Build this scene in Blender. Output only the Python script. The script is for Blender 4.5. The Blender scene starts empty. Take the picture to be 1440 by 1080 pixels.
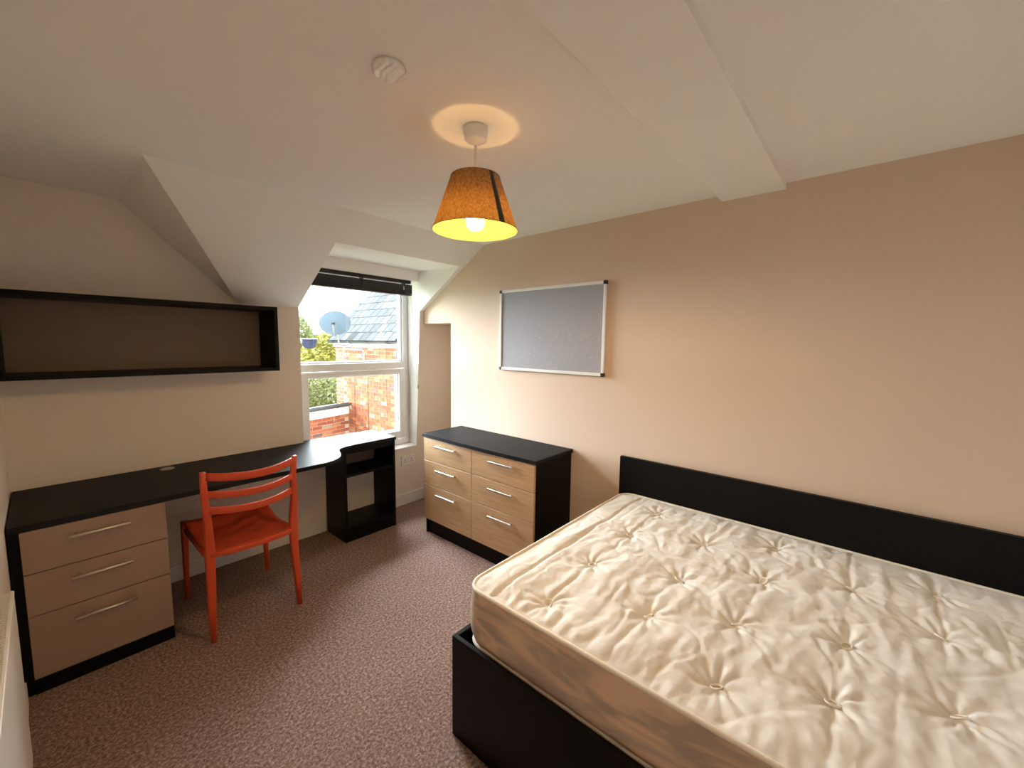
import bpy, bmesh, math, random
from mathutils import Vector, Matrix, noise
random.seed(7)
S = bpy.context.scene
COL = S.collection

# ------------------------------------------------------------------ camera
F_PX = 577.2
cam_d = bpy.data.cameras.new('camera'); cam = bpy.data.objects.new('camera', cam_d); COL.objects.link(cam)
cam_d.sensor_fit = 'HORIZONTAL'; cam_d.sensor_width = 36.0; cam_d.lens = 36.0 * F_PX / 1440.0
cam_d.clip_start = 0.02; cam_d.clip_end = 200
yaw, pit, rol = -0.855, 0.1003, 0.0128
fw = Vector((-math.sin(yaw) * math.cos(pit), math.cos(yaw) * math.cos(pit), -math.sin(pit)))
rt = Vector((math.cos(yaw), math.sin(yaw), 0)); up = rt.cross(fw)
rt, up = (math.cos(rol) * rt + math.sin(rol) * up, -math.sin(rol) * rt + math.cos(rol) * up)
M4 = Matrix(((rt.x, up.x, -fw.x, -2.2948), (rt.y, up.y, -fw.y, -3.1257), (rt.z, up.z, -fw.z, 1.4887), (0, 0, 0, 1)))
cam.matrix_world = M4
S.camera = cam

# ------------------------------------------------------------------ world, sun, exposure
S.view_settings.view_transform = 'Standard'; S.view_settings.look = 'None'
S.view_settings.gamma = 1.0; S.view_settings.use_curve_mapping = False
S.view_settings.exposure = 1.45
S.cycles.max_bounces = 14; S.cycles.diffuse_bounces = 10; S.cycles.transparent_max_bounces = 12
W = bpy.data.worlds.new('overcast_sky'); S.world = W; W.use_nodes = True
bg = W.node_tree.nodes['Background']
bg.inputs[0].default_value = (0.93, 0.97, 1.0, 1); bg.inputs[1].default_value = 1.6
sun_d = bpy.data.lights.new('hazy_sun', 'SUN'); sun = bpy.data.objects.new('hazy_sun', sun_d); COL.objects.link(sun)
sun_d.energy = 24.0; sun_d.angle = math.radians(80); sun_d.color = (0.90, 0.96, 1.0)
sun.rotation_euler = Vector((-0.05, -0.93, -0.36)).to_track_quat('-Z', 'Y').to_euler()

# ------------------------------------------------------------------ helpers
def wloc(o):
    v = Vector((0, 0, 0))
    while o is not None:
        v += o.location; o = o.parent
    return v
def tag(o, label, cat, group=None):
    o['label'] = label; o['category'] = cat
    if group: o['group'] = group
    return o
def thing(name, label, cat, loc, group=None):
    o = bpy.data.objects.new(name, None); COL.objects.link(o); o.location = loc
    o.empty_display_size = 0.1
    return tag(o, label, cat, group)
def link(name, me, mat, parent=None, smooth=False):
    if mat is not None and not me.materials: me.materials.append(mat)
    o = bpy.data.objects.new(name, me); COL.objects.link(o)
    if parent is not None: o.parent = parent
    if smooth:
        for p in me.polygons: p.use_smooth = True
    return o
def mesh(name, verts, faces, mat, parent=None, smooth=False):
    off = wloc(parent)
    me = bpy.data.meshes.new(name)
    me.from_pydata([tuple(Vector(v) - off) for v in verts], [], faces)
    bm = bmesh.new(); bm.from_mesh(me); bmesh.ops.recalc_face_normals(bm, faces=bm.faces); bm.to_mesh(me); bm.free()
    return link(name, me, mat, parent, smooth)
def from_bm(name, bm, mat, parent=None, smooth=False):
    off = wloc(parent)
    bmesh.ops.translate(bm, verts=bm.verts, vec=-off)
    bmesh.ops.recalc_face_normals(bm, faces=bm.faces)
    me = bpy.data.meshes.new(name); bm.to_mesh(me); bm.free()
    return link(name, me, mat, parent, smooth)
def add_box(bm, x0, x1, y0, y1, z0, z1, bev=0.0, seg=1):
    b = bmesh.new()
    bmesh.ops.create_cube(b, size=1.0)
    for v in b.verts:
        v.co = Vector((x0 + (v.co.x + .5) * (x1 - x0), y0 + (v.co.y + .5) * (y1 - y0), z0 + (v.co.z + .5) * (z1 - z0)))
    if bev > 0:
        bmesh.ops.bevel(b, geom=list(b.edges), offset=bev, segments=seg, profile=0.5, affect='EDGES')
    me = bpy.data.meshes.new('tmp'); b.to_mesh(me); b.free(); bm.from_mesh(me); bpy.data.meshes.remove(me)
def box(name, x0, x1, y0, y1, z0, z1, mat, parent=None, bev=0.0, seg=1):
    bm = bmesh.new(); add_box(bm, x0, x1, y0, y1, z0, z1, bev, seg)
    return from_bm(name, bm, mat, parent)
def add_sweep(bm, pts, prof, closed=False, up=Vector((0, 0, 1)), caps=True):
    """sweep a list of (u,v) profile offsets (or a function t->profile) along pts"""
    pts = [Vector(p) for p in pts]; n = len(pts); rings = []
    pu = None
    for i, p in enumerate(pts):
        if closed: t = pts[(i + 1) % n] - pts[i - 1]
        else: t = pts[min(i + 1, n - 1)] - pts[max(i - 1, 0)]
        t.normalize()
        if pu is None:
            u = up - t * up.dot(t)
            if u.length < 1e-4: u = Vector((1, 0, 0)) - t * t.x
        else: u = pu - t * pu.dot(t)
        u.normalize(); pu = u; s = t.cross(u)
        pr = prof(i / max(1, n - 1)) if callable(prof) else prof
        rings.append([bm.verts.new(p + s * a + u * b) for a, b in pr])
    m = len(rings[0])
    for i in range(n if closed else n - 1):
        A, B = rings[i], rings[(i + 1) % n]
        for j in range(m): bm.faces.new((A[j], A[(j + 1) % m], B[(j + 1) % m], B[j]))
    if caps and not closed:
        bm.faces.new(rings[0][::-1]); bm.faces.new(rings[-1])
def circ(r, n=8): return [(r * math.cos(2 * math.pi * k / n), r * math.sin(2 * math.pi * k / n)) for k in range(n)]
def tube(name, pts, r, mat, parent=None, n=8, closed=False):
    bm = bmesh.new(); add_sweep(bm, pts, circ(r, n), closed); return from_bm(name, bm, mat, parent, True)
def rrect(w, h, r=0.004, n=2):
    out = []
    for cx, cy, a0 in ((w / 2 - r, h / 2 - r, 0), (-w / 2 + r, h / 2 - r, 90), (-w / 2 + r, -h / 2 + r, 180), (w / 2 - r, -h / 2 + r, 270)):
        for k in range(n + 1):
            a = math.radians(a0 + 90 * k / n); out.append((cx + r * math.cos(a), cy + r * math.sin(a)))
    return out
def lathe(name, prof, cx, cy, mat, parent=None, n=40, smooth=True):
    """prof: list of (r,z)"""
    bm = bmesh.new(); rings = []
    for r, z in prof:
        if r < 1e-5: rings.append([bm.verts.new((cx, cy, z))])
        else: rings.append([bm.verts.new((cx + r * math.cos(2 * math.pi * k / n), cy + r * math.sin(2 * math.pi * k / n), z)) for k in range(n)])
    for A, B in zip(rings, rings[1:]):
        for k in range(n):
            a, b = A[k % len(A)], A[(k + 1) % len(A)]; c, d = B[(k + 1) % len(B)], B[k % len(B)]
            f = [a]
            for q in (b, c, d):
                if q not in f: f.append(q)
            if len(f) > 2: bm.faces.new(f)
    return from_bm(name, bm, mat, parent, smooth)
def prism(name, outline, z0, z1, mat, parent=None, bev=0.0):
    bm = bmesh.new()
    lo = [bm.verts.new((x, y, z0)) for x, y in outline]; hi = [bm.verts.new((x, y, z1)) for x, y in outline]
    n = len(lo)
    bm.faces.new(lo[::-1]); top = bm.faces.new(hi)
    for i in range(n): bm.faces.new((lo[i], lo[(i + 1) % n], hi[(i + 1) % n], hi[i]))
    if bev: bmesh.ops.bevel(bm, geom=list(top.edges), offset=bev, segments=2, profile=.5, affect='EDGES')
    return from_bm(name, bm, mat, parent)
def struct(o, label=None):
    o['kind'] = 'structure'
    if label: o['label'] = label
    return o

# ------------------------------------------------------------------ materials
def new_mat(name):
    m = bpy.data.materials.new(name); m.use_nodes = True
    nt = m.node_tree; return m, nt, nt.nodes['Principled BSDF']
def plain(name, col, rough=0.5, metal=0.0, spec=0.5, bump=0.0, bscale=200.0, vary=0.0, vscale=3.0):
    m, nt, b = new_mat(name)
    b.inputs['Base Color'].default_value = (*col, 1); b.inputs['Roughness'].default_value = rough
    b.inputs['Metallic'].default_value = metal; b.inputs['Specular IOR Level'].default_value = spec
    tc = nt.nodes.new('ShaderNodeTexCoord')
    if bump:
        n = nt.nodes.new('ShaderNodeTexNoise'); n.inputs['Scale'].default_value = bscale; n.inputs['Detail'].default_value = 4
        bp = nt.nodes.new('ShaderNodeBump'); bp.inputs['Strength'].default_value = bump; bp.inputs['Distance'].default_value = 0.002
        nt.links.new(tc.outputs['Object'], n.inputs['Vector']); nt.links.new(n.outputs['Fac'], bp.inputs['Height'])
        nt.links.new(bp.outputs['Normal'], b.inputs['Normal'])
    if vary:
        n2 = nt.nodes.new('ShaderNodeTexNoise'); n2.inputs['Scale'].default_value = vscale; n2.inputs['Detail'].default_value = 3
        mr = nt.nodes.new('ShaderNodeMapRange'); mr.inputs['To Min'].default_value = 1 - vary; mr.inputs['To Max'].default_value = 1 + vary
        mx = nt.nodes.new('ShaderNodeMix'); mx.data_type = 'RGBA'; mx.blend_type = 'MULTIPLY'; mx.inputs['Factor'].default_value = 1
        mx.inputs['A'].default_value = (*col, 1)
        nt.links.new(tc.outputs['Object'], n2.inputs['Vector']); nt.links.new(n2.outputs['Fac'], mr.inputs['Value'])
        nt.links.new(mr.outputs['Result'], mx.inputs['B']); nt.links.new(mx.outputs['Result'], b.inputs['Base Color'])
    return m
def ramp(nt, stops):
    r = nt.nodes.new('ShaderNodeValToRGB'); e = r.color_ramp.elements
    while len(e) > 1: e.remove(e[-1])
    e[0].position = stops[0][0]; e[0].color = (*stops[0][1], 1)
    for p, c in stops[1:]:
        k = e.new(p); k.color = (*c, 1)
    return r
def grain(name, c0, c1, rough, stretch, scale=6.0, bump=0.05, spec=0.5):
    """wood grain: noise stretched along one axis"""
    m, nt, b = new_mat(name); b.inputs['Roughness'].default_value = rough; b.inputs['Specular IOR Level'].default_value = spec
    tc = nt.nodes.new('ShaderNodeTexCoord'); mp = nt.nodes.new('ShaderNodeMapping'); mp.inputs['Scale'].default_value = stretch
    n = nt.nodes.new('ShaderNodeTexNoise'); n.inputs['Scale'].default_value = scale; n.inputs['Detail'].default_value = 6; n.inputs['Roughness'].default_value = .6
    r = ramp(nt, [(0.3, c0), (0.7, c1)])
    nt.links.new(tc.outputs['Object'], mp.inputs['Vector']); nt.links.new(mp.outputs['Vector'], n.inputs['Vector'])
    nt.links.new(n.outputs['Fac'], r.inputs['Fac']); nt.links.new(r.outputs['Color'], b.inputs['Base Color'])
    bp = nt.nodes.new('ShaderNodeBump'); bp.inputs['Strength'].default_value = bump; bp.inputs['Distance'].default_value = .001
    nt.links.new(n.outputs['Fac'], bp.inputs['Height']); nt.links.new(bp.outputs['Normal'], b.inputs['Normal'])
    return m
M = {}
M['ceiling'] = plain('ceiling_white_paint', (0.86, 0.845, 0.81), 0.85, bump=.05, bscale=120)
M['wall'] = plain('beige_wall_paint', (0.68, 0.54, 0.425), 0.8, bump=.06, bscale=150)
M['magnolia'] = plain('off_white_wall_paint', (0.79, 0.715, 0.64), 0.8, bump=.06, bscale=150)
M['white'] = plain('white_gloss_paint', (0.80, 0.79, 0.77), 0.4)
M['upvc'] = plain('white_upvc', (0.82, 0.83, 0.84), 0.25)
M['black'] = grain('black_ash_laminate', (0.0030, 0.0029, 0.0030), (0.0055, 0.0052, 0.0052), 0.42, (2, 30, 30), 5, .04, .14)
M['blacktop'] = grain('black_ash_worktop', (0.012, 0.0125, 0.014), (0.022, 0.023, 0.026), 0.50, (3, 40, 40), 5, .06, .07)
M['oak'] = grain('light_oak_veneer', (0.50, 0.315, 0.165), (0.64, 0.43, 0.245), 0.45, (14, 1.2, 16), 5, .04)
M['taupe'] = plain('taupe_laminate', (0.36, 0.255, 0.19), 0.45)
M['chrome'] = plain('brushed_steel', (0.74, 0.70, 0.64), 0.28, metal=1.0)
M['orange'] = plain('orange_red_plastic', (0.62, 0.075, 0.022), 0.42, bump=.03, bscale=300)
M['plastic'] = plain('white_plastic', (0.80, 0.78, 0.76), 0.35)
M['brown'] = plain('dark_brown_back_board', (0.19, 0.135, 0.102), .7)
M['dark'] = plain('black_plastic', (0.012, 0.012, 0.013), 0.4)
M['slot'] = plain('dark_slot', (0.02, 0.02, 0.02), 0.6)
M['alu'] = plain('white_aluminium_frame', (0.80, 0.80, 0.79), 0.35)
M['blind'] = plain('black_venetian_slat', (0.010, 0.0095, 0.013), 0.45)
M['cord'] = plain('blind_cord', (0.55, 0.57, 0.62), 0.6)
M['radiator'] = plain('radiator_enamel', (0.80, 0.78, 0.74), 0.35)
M['grey'] = plain('grey_plastic', (0.38, 0.36, 0.34), 0.45)
def felt():
    m, nt, b = new_mat('grey_blue_felt'); b.inputs['Roughness'].default_value = .95
    tc = nt.nodes.new('ShaderNodeTexCoord'); n = nt.nodes.new('ShaderNodeTexNoise'); n.inputs['Scale'].default_value = 260; n.inputs['Detail'].default_value = 5
    r = ramp(nt, [(.3, (0.29, 0.295, 0.33)), (.7, (0.40, 0.405, 0.44))])
    nt.links.new(tc.outputs['Object'], n.inputs['Vector']); nt.links.new(n.outputs['Fac'], r.inputs['Fac']); nt.links.new(r.outputs['Color'], b.inputs['Base Color'])
    v = nt.nodes.new('ShaderNodeTexVoronoi'); v.inputs['Scale'].default_value = 22
    r2 = ramp(nt, [(0, (0, 0, 0)), (.09, (1, 1, 1))])
    nt.links.new(tc.outputs['Object'], v.inputs['Vector']); nt.links.new(v.outputs['Distance'], r2.inputs['Fac'])
    bp = nt.nodes.new('ShaderNodeBump'); bp.inputs['Strength'].default_value = .35; bp.inputs['Distance'].default_value = .003
    nt.links.new(r2.outputs['Color'], bp.inputs['Height']); nt.links.new(bp.outputs['Normal'], b.inputs['Normal'])
    return m
M['felt'] = felt()
def swirl():
    m, nt, b = new_mat('swirled_white_plastic'); b.inputs['Base Color'].default_value = (.93, .91, .89, 1); b.inputs['Roughness'].default_value = .2
    tc = nt.nodes.new('ShaderNodeTexCoord'); w = nt.nodes.new('ShaderNodeTexWave'); w.inputs['Scale'].default_value = 18; w.inputs['Distortion'].default_value = 9; w.inputs['Detail Scale'].default_value = .6
    bp = nt.nodes.new('ShaderNodeBump'); bp.inputs['Strength'].default_value = .8; bp.inputs['Distance'].default_value = .004
    nt.links.new(tc.outputs['Object'], w.inputs['Vector']); nt.links.new(w.outputs['Fac'], bp.inputs['Height']); nt.links.new(bp.outputs['Normal'], b.inputs['Normal'])
    return m
M['swirl'] = swirl()
def carpet():
    m, nt, b = new_mat('mottled_brown_carpet'); b.inputs['Roughness'].default_value = 1.0; b.inputs['Specular IOR Level'].default_value = .1
    tc = nt.nodes.new('ShaderNodeTexCoord')
    n = nt.nodes.new('ShaderNodeTexNoise'); n.inputs['Scale'].default_value = 85; n.inputs['Detail'].default_value = 5; n.inputs['Roughness'].default_value = .75
    r = ramp(nt, [(.32, (0.095, 0.055, 0.042)), (.44, (0.21, 0.132, 0.108)), (.54, (0.335, 0.23, 0.195)), (.68, (0.56, 0.44, 0.39))])
    n2 = nt.nodes.new('ShaderNodeTexNoise'); n2.inputs['Scale'].default_value = 4; n2.inputs['Detail'].default_value = 2
    mr = nt.nodes.new('ShaderNodeMapRange'); mr.inputs['To Min'].default_value = .9; mr.inputs['To Max'].default_value = 1.1
    mx = nt.nodes.new('ShaderNodeMix'); mx.data_type = 'RGBA'; mx.blend_type = 'MULTIPLY'; mx.inputs['Factor'].default_value = 1
    nt.links.new(tc.outputs['Object'], n.inputs['Vector']); nt.links.new(tc.outputs['Object'], n2.inputs['Vector'])
    nt.links.new(n.outputs['Fac'], r.inputs['Fac']); nt.links.new(n2.outputs['Fac'], mr.inputs['Value'])
    nt.links.new(r.outputs['Color'], mx.inputs['A']); nt.links.new(mr.outputs['Result'], mx.inputs['B']); nt.links.new(mx.outputs['Result'], b.inputs['Base Color'])
    bp = nt.nodes.new('ShaderNodeBump'); bp.inputs['Strength'].default_value = .9; bp.inputs['Distance'].default_value = .006
    nt.links.new(n.outputs['Fac'], bp.inputs['Height']); nt.links.new(bp.outputs['Normal'], b.inputs['Normal'])
    return m
M['carpet'] = carpet()
def fabric(name, c0, c1, scale, bump, stretch=(1, 1, 1)):
    m, nt, b = new_mat(name); b.inputs['Roughness'].default_value = .85; b.inputs['Specular IOR Level'].default_value = .25
    tc = nt.nodes.new('ShaderNodeTexCoord'); mp = nt.nodes.new('ShaderNodeMapping'); mp.inputs['Scale'].default_value = stretch
    n = nt.nodes.new('ShaderNodeTexNoise'); n.inputs['Scale'].default_value = scale; n.inputs['Detail'].default_value = 5; n.inputs['Distortion'].default_value = 1.2
    r = ramp(nt, [(.40, c0), (.60, c1)])
    nt.links.new(tc.outputs['Object'], mp.inputs['Vector']); nt.links.new(mp.outputs['Vector'], n.inputs['Vector'])
    nt.links.new(n.outputs['Fac'], r.inputs['Fac']); nt.links.new(r.outputs['Color'], b.inputs['Base Color'])
    n3 = nt.nodes.new('ShaderNodeTexNoise'); n3.inputs['Scale'].default_value = 42; n3.inputs['Detail'].default_value = 5
    bp = nt.nodes.new('ShaderNodeBump'); bp.inputs['Strength'].default_value = bump; bp.inputs['Distance'].default_value = .004
    nt.links.new(tc.outputs['Object'], n3.inputs['Vector']); nt.links.new(n3.outputs['Fac'], bp.inputs['Height']); nt.links.new(bp.outputs['Normal'], b.inputs['Normal'])
    return m
M['tick'] = fabric('cream_mattress_ticking', (0.80, 0.76, 0.70), (0.86, 0.83, 0.775), 9, .55)
M['border'] = fabric('tan_damask_mattress_border', (0.46, 0.36, 0.28), (0.76, 0.54, 0.37), 3.2, .10, (1, 1, 4))
M['piping'] = plain('cream_piping', (0.84, 0.77, 0.66), 0.7)
def shade_mat():
    m, nt, b = new_mat('brown_linen_lampshade')
    nt.nodes.remove(b); out = nt.nodes['Material Output']
    tc = nt.nodes.new('ShaderNodeTexCoord'); n = nt.nodes.new('ShaderNodeTexNoise'); n.inputs['Scale'].default_value = 160; n.inputs['Detail'].default_value = 5
    mp = nt.nodes.new('ShaderNodeMapping'); mp.inputs['Scale'].default_value = (1, 1, .5)
    r = ramp(nt, [(.3, (0.20, 0.125, 0.062)), (.7, (0.37, 0.25, 0.135))])
    nt.links.new(tc.outputs['Object'], mp.inputs['Vector']); nt.links.new(mp.outputs['Vector'], n.inputs['Vector']); nt.links.new(n.outputs['Fac'], r.inputs['Fac'])
    d = nt.nodes.new('ShaderNodeBsdfDiffuse'); t = nt.nodes.new('ShaderNodeBsdfTranslucent'); mx = nt.nodes.new('ShaderNodeMixShader'); mx.inputs[0].default_value = .30
    nt.links.new(r.outputs['Color'], d.inputs['Color']); nt.links.new(r.outputs['Color'], t.inputs['Color'])
    nt.links.new(d.outputs[0], mx.inputs[1]); nt.links.new(t.outputs[0], mx.inputs[2]); nt.links.new(mx.outputs[0], out.inputs['Surface'])
    return m
M['shade'] = shade_mat()
def lining_mat():
    m, nt, b = new_mat('yellow_shade_lining'); nt.nodes.remove(b); out = nt.nodes['Material Output']
    d = nt.nodes.new('ShaderNodeBsdfDiffuse'); t = nt.nodes.new('ShaderNodeBsdfTranslucent'); mx = nt.nodes.new('ShaderNodeMixShader'); mx.inputs[0].default_value = .35
    d.inputs['Color'].default_value = (0.40, 0.265, 0.065, 1); t.inputs['Color'].default_value = (0.80, 0.58, 0.22, 1)
    nt.links.new(d.outputs[0], mx.inputs[1]); nt.links.new(t.outputs[0], mx.inputs[2]); nt.links.new(mx.outputs[0], out.inputs['Surface'])
    return m
M['lining'] = lining_mat()
def bulb_mat():
    m, nt, b = new_mat('lit_bulb'); b.inputs['Base Color'].default_value = (1, .9, .75, 1)
    b.inputs['Emission Color'].default_value = (1.0, 0.63, 0.24, 1); b.inputs['Emission Strength'].default_value = 175.0
    return m
M['bulb'] = bulb_mat()
def glass_mat():
    m, nt, b = new_mat('window_glass'); nt.nodes.remove(b); out = nt.nodes['Material Output']
    tr = nt.nodes.new('ShaderNodeBsdfTransparent'); tr.inputs['Color'].default_value = (.97, .98, .98, 1)
    gl = nt.nodes.new('ShaderNodeBsdfGlossy'); gl.inputs['Roughness'].default_value = .02
    mx = nt.nodes.new('ShaderNodeMixShader'); mx.inputs[0].default_value = .05
    nt.links.new(tr.outputs[0], mx.inputs[1]); nt.links.new(gl.outputs[0], mx.inputs[2]); nt.links.new(mx.outputs[0], out.inputs['Surface'])
    return m
M['glass'] = glass_mat()
def random_mat(name, stops, rough=.9, bump=.3, bscale=60, spec=.3):
    m, nt, b = new_mat(name); b.inputs['Roughness'].default_value = rough; b.inputs['Specular IOR Level'].default_value = spec
    oi = nt.nodes.new('ShaderNodeObjectInfo'); r = ramp(nt, stops); r.color_ramp.interpolation = 'CONSTANT'
    nt.links.new(oi.outputs['Random'], r.inputs['Fac']); nt.links.new(r.outputs['Color'], b.inputs['Base Color'])
    tc = nt.nodes.new('ShaderNodeTexCoord'); n = nt.nodes.new('ShaderNodeTexNoise'); n.inputs['Scale'].default_value = bscale
    bp = nt.nodes.new('ShaderNodeBump'); bp.inputs['Strength'].default_value = bump; bp.inputs['Distance'].default_value = .003
    nt.links.new(tc.outputs['Object'], n.inputs['Vector']); nt.links.new(n.outputs['Fac'], bp.inputs['Height']); nt.links.new(bp.outputs['Normal'], b.inputs['Normal'])
    return m
M['brick'] = random_mat('orange_red_brick', [(0, (.34, .10, .045)), (.3, (.40, .14, .06)), (.55, (.28, .08, .04)), (.72, (.42, .19, .09)), (.86, (.17, .10, .085)), (.94, (.34, .25, .18))])
M['slate'] = random_mat('pale_grey_slate', [(0, (.062, .072, .078)), (.35, (.082, .092, .098)), (.7, (.050, .060, .066))], .8, spec=.05)
M['mortar'] = plain('pale_mortar', (.50, .42, .33), .95, bump=.3, bscale=90)
def brick_far():
    m, nt, b = new_mat('distant_brickwork'); b.inputs['Roughness'].default_value = .9
    tc = nt.nodes.new('ShaderNodeTexCoord'); sx = nt.nodes.new('ShaderNodeSeparateXYZ'); cb = nt.nodes.new('ShaderNodeCombineXYZ')
    ad = nt.nodes.new('ShaderNodeMath'); ad.operation = 'ADD'
    t = nt.nodes.new('ShaderNodeTexBrick'); t.inputs['Scale'].default_value = 1; t.inputs['Brick Width'].default_value = .225; t.inputs['Row Height'].default_value = .075; t.inputs['Mortar Size'].default_value = .006
    t.inputs['Color1'].default_value = (.34, .10, .045, 1); t.inputs['Color2'].default_value = (.40, .15, .065, 1); t.inputs['Mortar'].default_value = (.50, .42, .33, 1)
    nt.links.new(tc.outputs['Object'], sx.inputs[0]); nt.links.new(sx.outputs['X'], ad.inputs[0]); nt.links.new(sx.outputs['Y'], ad.inputs[1])
    nt.links.new(ad.outputs[0], cb.inputs['X']); nt.links.new(sx.outputs['Z'], cb.inputs['Y']); nt.links.new(cb.outputs[0], t.inputs['Vector']); nt.links.new(t.outputs['Color'], b.inputs['Base Color'])
    return m
M['brick_far'] = brick_far()
M['gutter'] = plain('grey_gutter', (.10, .11, .12), .8, spec=.1)
M['underlay'] = plain('black_roof_underlay', (.008, .009, .010), .9, spec=.02)
M['dish'] = plain('pale_blue_grey_dish', (.16, .21, .25), .5)
M['bowl'] = plain('dark_blue_bowl', (.012, .018, .05), .5, spec=.2)
def leaf_mat(name, c0, c1):
    m, nt, b = new_mat(name); b.inputs['Roughness'].default_value = .7
    g = nt.nodes.new('ShaderNodeNewGeometry'); r = ramp(nt, [(0, c0), (1, c1)])
    nt.links.new(g.outputs['Random Per Island'], r.inputs['Fac']); nt.links.new(r.outputs['Color'], b.inputs['Base Color'])
    return m
M['leaf_y'] = leaf_mat('yellow_green_leaves', (.22, .23, .03), (.42, .38, .05))
M['leaf_g'] = leaf_mat('mid_green_leaves', (.09, .14, .03), (.26, .28, .08))
M['bark'] = plain('bark', (.16, .12, .09), .9, bump=.4, bscale=30)
M['ground'] = plain('garden_ground', (.22, .25, .12), .95, vary=.3)

# ------------------------------------------------------------------ room shell
H = 2.232; XL = -2.435; YB = -4.3
SL = (H - 1.718) / 0.832           # fall of the sloping ceiling
def zs(y): return 1.718 - SL * y
struct(box('floor', XL - .1, .42, YB - .1, .14, -.1, 0, M['carpet']), 'mottled brown carpet floor')
ceil = struct(prism('ceiling', [(XL - .1, YB - .1), (.1, YB - .1), (.1, -.832), (-1.968, -.832), (-1.968, .1), (XL - .1, .1)], H, H + .1, M['ceiling']), 'flat white ceiling')
XA, XB = -1.055, -.045             # dormer opening
YD, ZD0, ZD1 = -.600, zs(-.600), 2.112
# sloping ceiling around the dormer
sv = [(-1.968, -.832, H), (XA, -.832, H), (XB, -.832, H), (0.05, -.832, H), (0.05, YD, ZD0), (0.05, -.068, zs(-.068)), (XB, -.068, zs(-.068)), (XB, YD, ZD0), (XA, YD, ZD0), (XA, 0, zs(0)), (-1.425, 0, zs(0))]
mesh('sloped_panel', sv, [(0, 1, 8, 9, 10), (1, 2, 7, 8), (2, 3, 4, 7), (7, 4, 5, 6)], M['ceiling'], ceil)
mesh('wedge_panel', [(-1.968, 0, H), (-1.968, -.832, H), (-1.425, 0, zs(0))], [(0, 1, 2)], M['ceiling'], ceil)
mesh('dormer_ceiling', [(XA - .02, YD, ZD0), (XB + .02, YD, ZD0), (XB + .02, .2, ZD1), (XA - .02, .2, ZD1)], [(0, 1, 2, 3)], M['ceiling'], ceil)
mesh('dormer_cheek', [(XB, YD, ZD0), (XB, -.068, zs(-.068)), (XB, .2, 1.72), (XB, .2, ZD1 + .01)], [(0, 1, 2, 3)], M['ceiling'], ceil)
mesh('dormer_cheek', [(XA, YD, ZD0), (XA, 0, zs(0)), (XA, .2, 1.70), (XA, .2, ZD1 + .01)], [(0, 1, 2, 3)], M['ceiling'], ceil)
box('dormer_header', XA, -.062, -.08, .2, 2.013, 2.15, M['ceiling'], ceil, .002)
bp_ = [(-2.777, 2.204), (-2.513, 2.204), (-2.500, 2.211), (-2.500, H + .02), (-2.777, H + .02)]
struct(mesh('trim_1', [(x, y, z) for x in (XL, .02) for y, z in bp_], [(0, 1, 2, 3, 4), (9, 8, 7, 6, 5)] + [(i, (i + 1) % 5, 5 + (i + 1) % 5, 5 + i) for i in range(5)], M['ceiling']), 'shallow boxed beam crossing the white ceiling')
# window wall
def wall_poly(name, pts, y0, y1, mat):
    n = len(pts); v = [(x, y0, z) for x, z in pts] + [(x, y1, z) for x, z in pts]
    return mesh(name, v, [tuple(range(n)), tuple(range(2 * n - 1, n - 1, -1))] + [(i, (i + 1) % n, n + (i + 1) % n, n + i) for i in range(n)], mat)
ww = struct(wall_poly('wall_window', [(XL - .1, 0), (XB, 0), (XB, .525), (XA + .005, .525), (XA + .005, zs(0)), (-1.425, zs(0)), (-1.968, H), (XL - .1, H)], 0, .2, M['magnolia']), 'off-white window wall behind the desk')
# pier to the right of the window (leans very slightly into the room above sill height)
z1 = zs(-.068)
pv = [(XB, 0, 0), (.42, 0, 0), (.42, 0, .525), (XB, 0, .525), (.42, -.068, z1), (XB, -.068, z1), (XB, .2, 0), (.42, .2, 0), (.42, .2, z1), (XB, .2, z1), (XB, .2, .525), (.42, .2, .525)]
mesh('window_pier', pv, [(0, 1, 2, 3), (3, 2, 4, 5), (0, 3, 10, 6), (3, 5, 9, 10), (1, 7, 11, 2), (2, 11, 8, 4), (5, 4, 8, 9), (6, 10, 11, 7), (10, 9, 8, 11), (0, 6, 7, 1)], M['magnolia'], ww)
mesh('reveal_lining', [(XB - .001, -.0, .525), (XB - .001, -.068, z1), (XB - .001, .2, z1), (XB - .001, .2, .525)], [(0, 1, 2, 3)], M['white'], ww)
# right wall with the low niche beside the window
wr = struct(box('wall_right', 0, .15, YB - .1, -.437, 0, H + .02, M['wall']), 'beige wall behind the bed and pinboard')
box('niche_head', 0, .42, -.437, -.02, 1.648, H + .02, M['wall'], wr)
box('niche_back', .40, .45, -.6, .02, 0, 1.70, M['wall'], wr)
box('niche_side', .10, .42, -.50, -.437, 0, 1.70, M['wall'], wr)
struct(box('wall_left', XL - .12, XL, YB - .1, .0, 0, H + .02, M['magnolia']), 'off-white wall behind the radiator')
struct(box('wall_back', XL - .1, .1, YB - .12, YB, 0, H + .02, M['ceiling']), 'white wall opposite the window')
def skirting(name, x0, x1, y0, y1):
    return struct(box(name, x0, x1, y0, y1, 0, .105, M['white'], None, .005, 2), 'white skirting board')
skirting('baseboard_window', -1.94, -.91, -.016, 0)
skirting('baseboard_window', -.475, .40, -.016, 0)
skirting('baseboard_niche', .384, .40, -.437, -.016)
skirting('baseboard_right', -.016, 0, YB, -.437)
skirting('baseboard_left', XL, XL + .016, YB, -.66)
skirting('baseboard_back', XL + .016, -.016, YB, YB + .016)

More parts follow.
